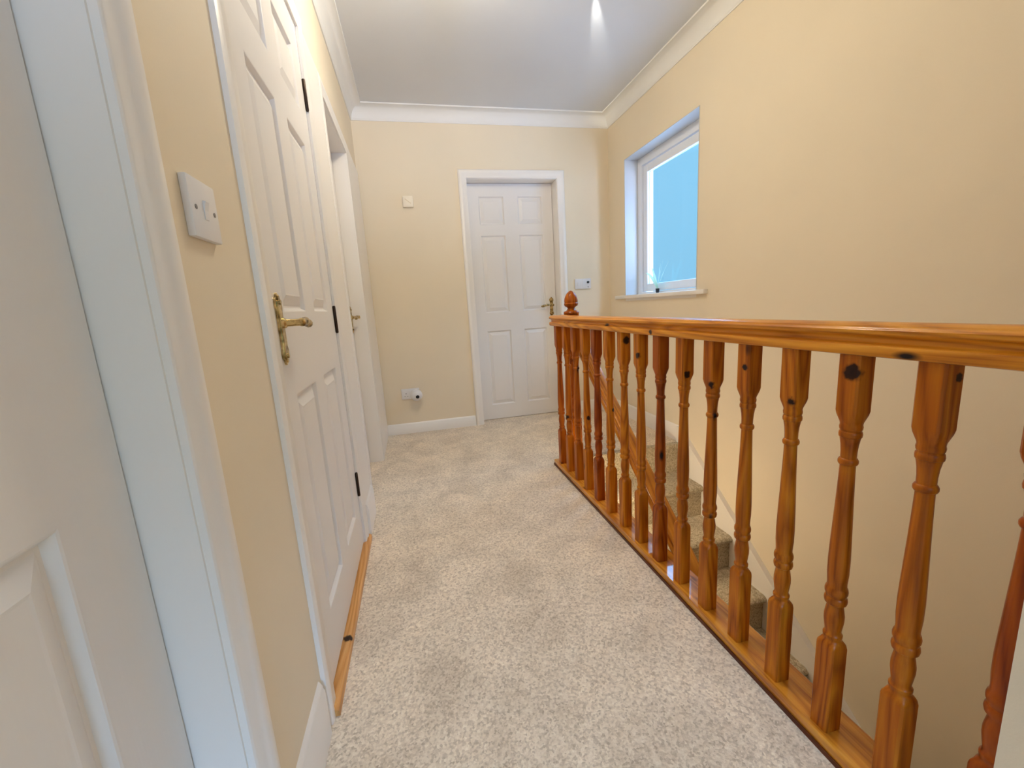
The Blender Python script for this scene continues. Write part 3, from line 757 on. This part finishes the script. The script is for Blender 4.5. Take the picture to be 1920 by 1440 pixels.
# ------------------------------------------------------------------ daylight
w = bpy.data.worlds.new('sky'); SC.world = w; w.use_nodes = True
nt = w.node_tree
for n in list(nt.nodes): nt.nodes.remove(n)
out = N(nt, 'ShaderNodeOutputWorld'); bg = N(nt, 'ShaderNodeBackground')
tc = N(nt, 'ShaderNodeTexCoord'); sx = N(nt, 'ShaderNodeSeparateXYZ')
nt.links.new(tc.outputs['Generated'], sx.inputs[0])
elev = ramp(nt, [(0.0, (1.9, 3.0, 5.0)), (0.46, (2.5, 3.8, 6.0)), (0.495, (0.25, 0.54, 0.76)), (0.64, (0.265, 0.59, 0.84)), (0.71, (2.0, 4.6, 8.4)), (1.0, (2.7, 6.0, 10.4))])
mr = N(nt, 'ShaderNodeMath', operation='MULTIPLY_ADD'); mr.inputs[1].default_value = 0.5; mr.inputs[2].default_value = 0.5
nt.links.new(sx.outputs['Z'], mr.inputs[0]); nt.links.new(mr.outputs[0], elev.inputs[0])
# brighter towards the sun's side of the sky (behind the viewpoint)
az = ramp(nt, [(0.06, (9.2, 7.2, 6.7)), (0.20, (1.7, 1.4, 1.3)), (0.28, (0.24, 0.23, 0.23)), (0.50, (0.36, 0.35, 0.35)), (0.62, (1.3, 1.3, 1.3)), (0.80, (1.5, 1.5, 1.5)), (0.88, (1, 1, 1))])
az2 = ramp(nt, [(0.0, (0.9, 0.9, 0.9)), (0.28, (0.8, 0.8, 0.8)), (0.50, (0.45, 0.45, 0.45)), (0.62, (1.3, 1.3, 1.3)), (0.80, (1.5, 1.5, 1.5)), (0.88, (1, 1, 1))])
side = ramp(nt, [(0.62, (0, 0, 0)), (0.70, (1, 1, 1))])
mr3 = N(nt, 'ShaderNodeMath', operation='MULTIPLY_ADD'); mr3.inputs[1].default_value = 0.5; mr3.inputs[2].default_value = 0.5
nt.links.new(sx.outputs['X'], mr3.inputs[0]); nt.links.new(mr3.outputs[0], side.inputs[0])
azm = N(nt, 'ShaderNodeMix', data_type='RGBA')
mr2 = N(nt, 'ShaderNodeMath', operation='MULTIPLY_ADD'); mr2.inputs[1].default_value = 0.5; mr2.inputs[2].default_value = 0.5
nt.links.new(sx.outputs['Y'], mr2.inputs[0]); nt.links.new(mr2.outputs[0], az.inputs[0]); nt.links.new(mr2.outputs[0], az2.inputs[0])
nt.links.new(side.outputs[0], azm.inputs[0]); nt.links.new(az.outputs[0], azm.inputs[6]); nt.links.new(az2.outputs[0], azm.inputs[7])
mx = N(nt, 'ShaderNodeMix', data_type='RGBA', blend_type='MULTIPLY'); mx.inputs[0].default_value = 1
nt.links.new(elev.outputs[0], mx.inputs[6]); nt.links.new(azm.outputs[2], mx.inputs[7])
nt.links.new(mx.outputs[2], bg.inputs[0]); bg.inputs[1].default_value = 1.0
nt.links.new(bg.outputs[0], out.inputs[0])

def portal(name, loc, rot, sx_, sy_):
    l = bpy.data.lights.new(name, 'AREA'); l.shape = 'RECTANGLE'; l.size = sx_; l.size_y = sy_
    l.cycles.is_portal = True
    o = bpy.data.objects.new(name, l); C.objects.link(o); o.location = loc; o.rotation_euler = rot
portal('window_daylight', (XR + 0.24, (WY0 + WY1) / 2, (WZ0 + WZ1) / 2), (0, PI / 2, 0), WZ1 - WZ0, WY1 - WY0)
portal('added_window_daylight', ((W2[0] + W2[1]) / 2, YB - 0.24, (W2[2] + W2[3]) / 2), (PI / 2, 0, 0), W2[1] - W2[0], W2[3] - W2[2])  # sky light through the added window

# ------------------------------------------------------------------ camera
cam = bpy.data.cameras.new('camera'); cam.sensor_fit = 'HORIZONTAL'; cam.sensor_width = 36
cam.lens = 36 * 788.98 / 1920; cam.clip_start = 0.02
co = bpy.data.objects.new('camera', cam); C.objects.link(co)
R_ = Vector((0.97219019, -0.22648596, -0.05958479)); U_ = Vector((0.09830167, 0.16371719, 0.9815974)); F_ = Vector((0.21256298, 0.96015665, -0.18142819))
mw = Matrix(((R_.x, U_.x, -F_.x, 0), (R_.y, U_.y, -F_.y, 0), (R_.z, U_.z, -F_.z, 0.9951), (0, 0, 0, 1)))
co.matrix_world = mw
SC.camera = co

vs = SC.view_settings
SC.display_settings.display_device = 'sRGB'
vs.view_transform = 'Standard'; vs.look = 'None'; vs.gamma = 1; vs.use_curve_mapping = False; vs.exposure = 0.2
try:
    SC.cycles.use_denoising = True; SC.cycles.max_bounces = 14; SC.cycles.diffuse_bounces = 8; SC.cycles.transparent_max_bounces = 12
    SC.cycles.sample_clamp_indirect = 8
except Exception: pass
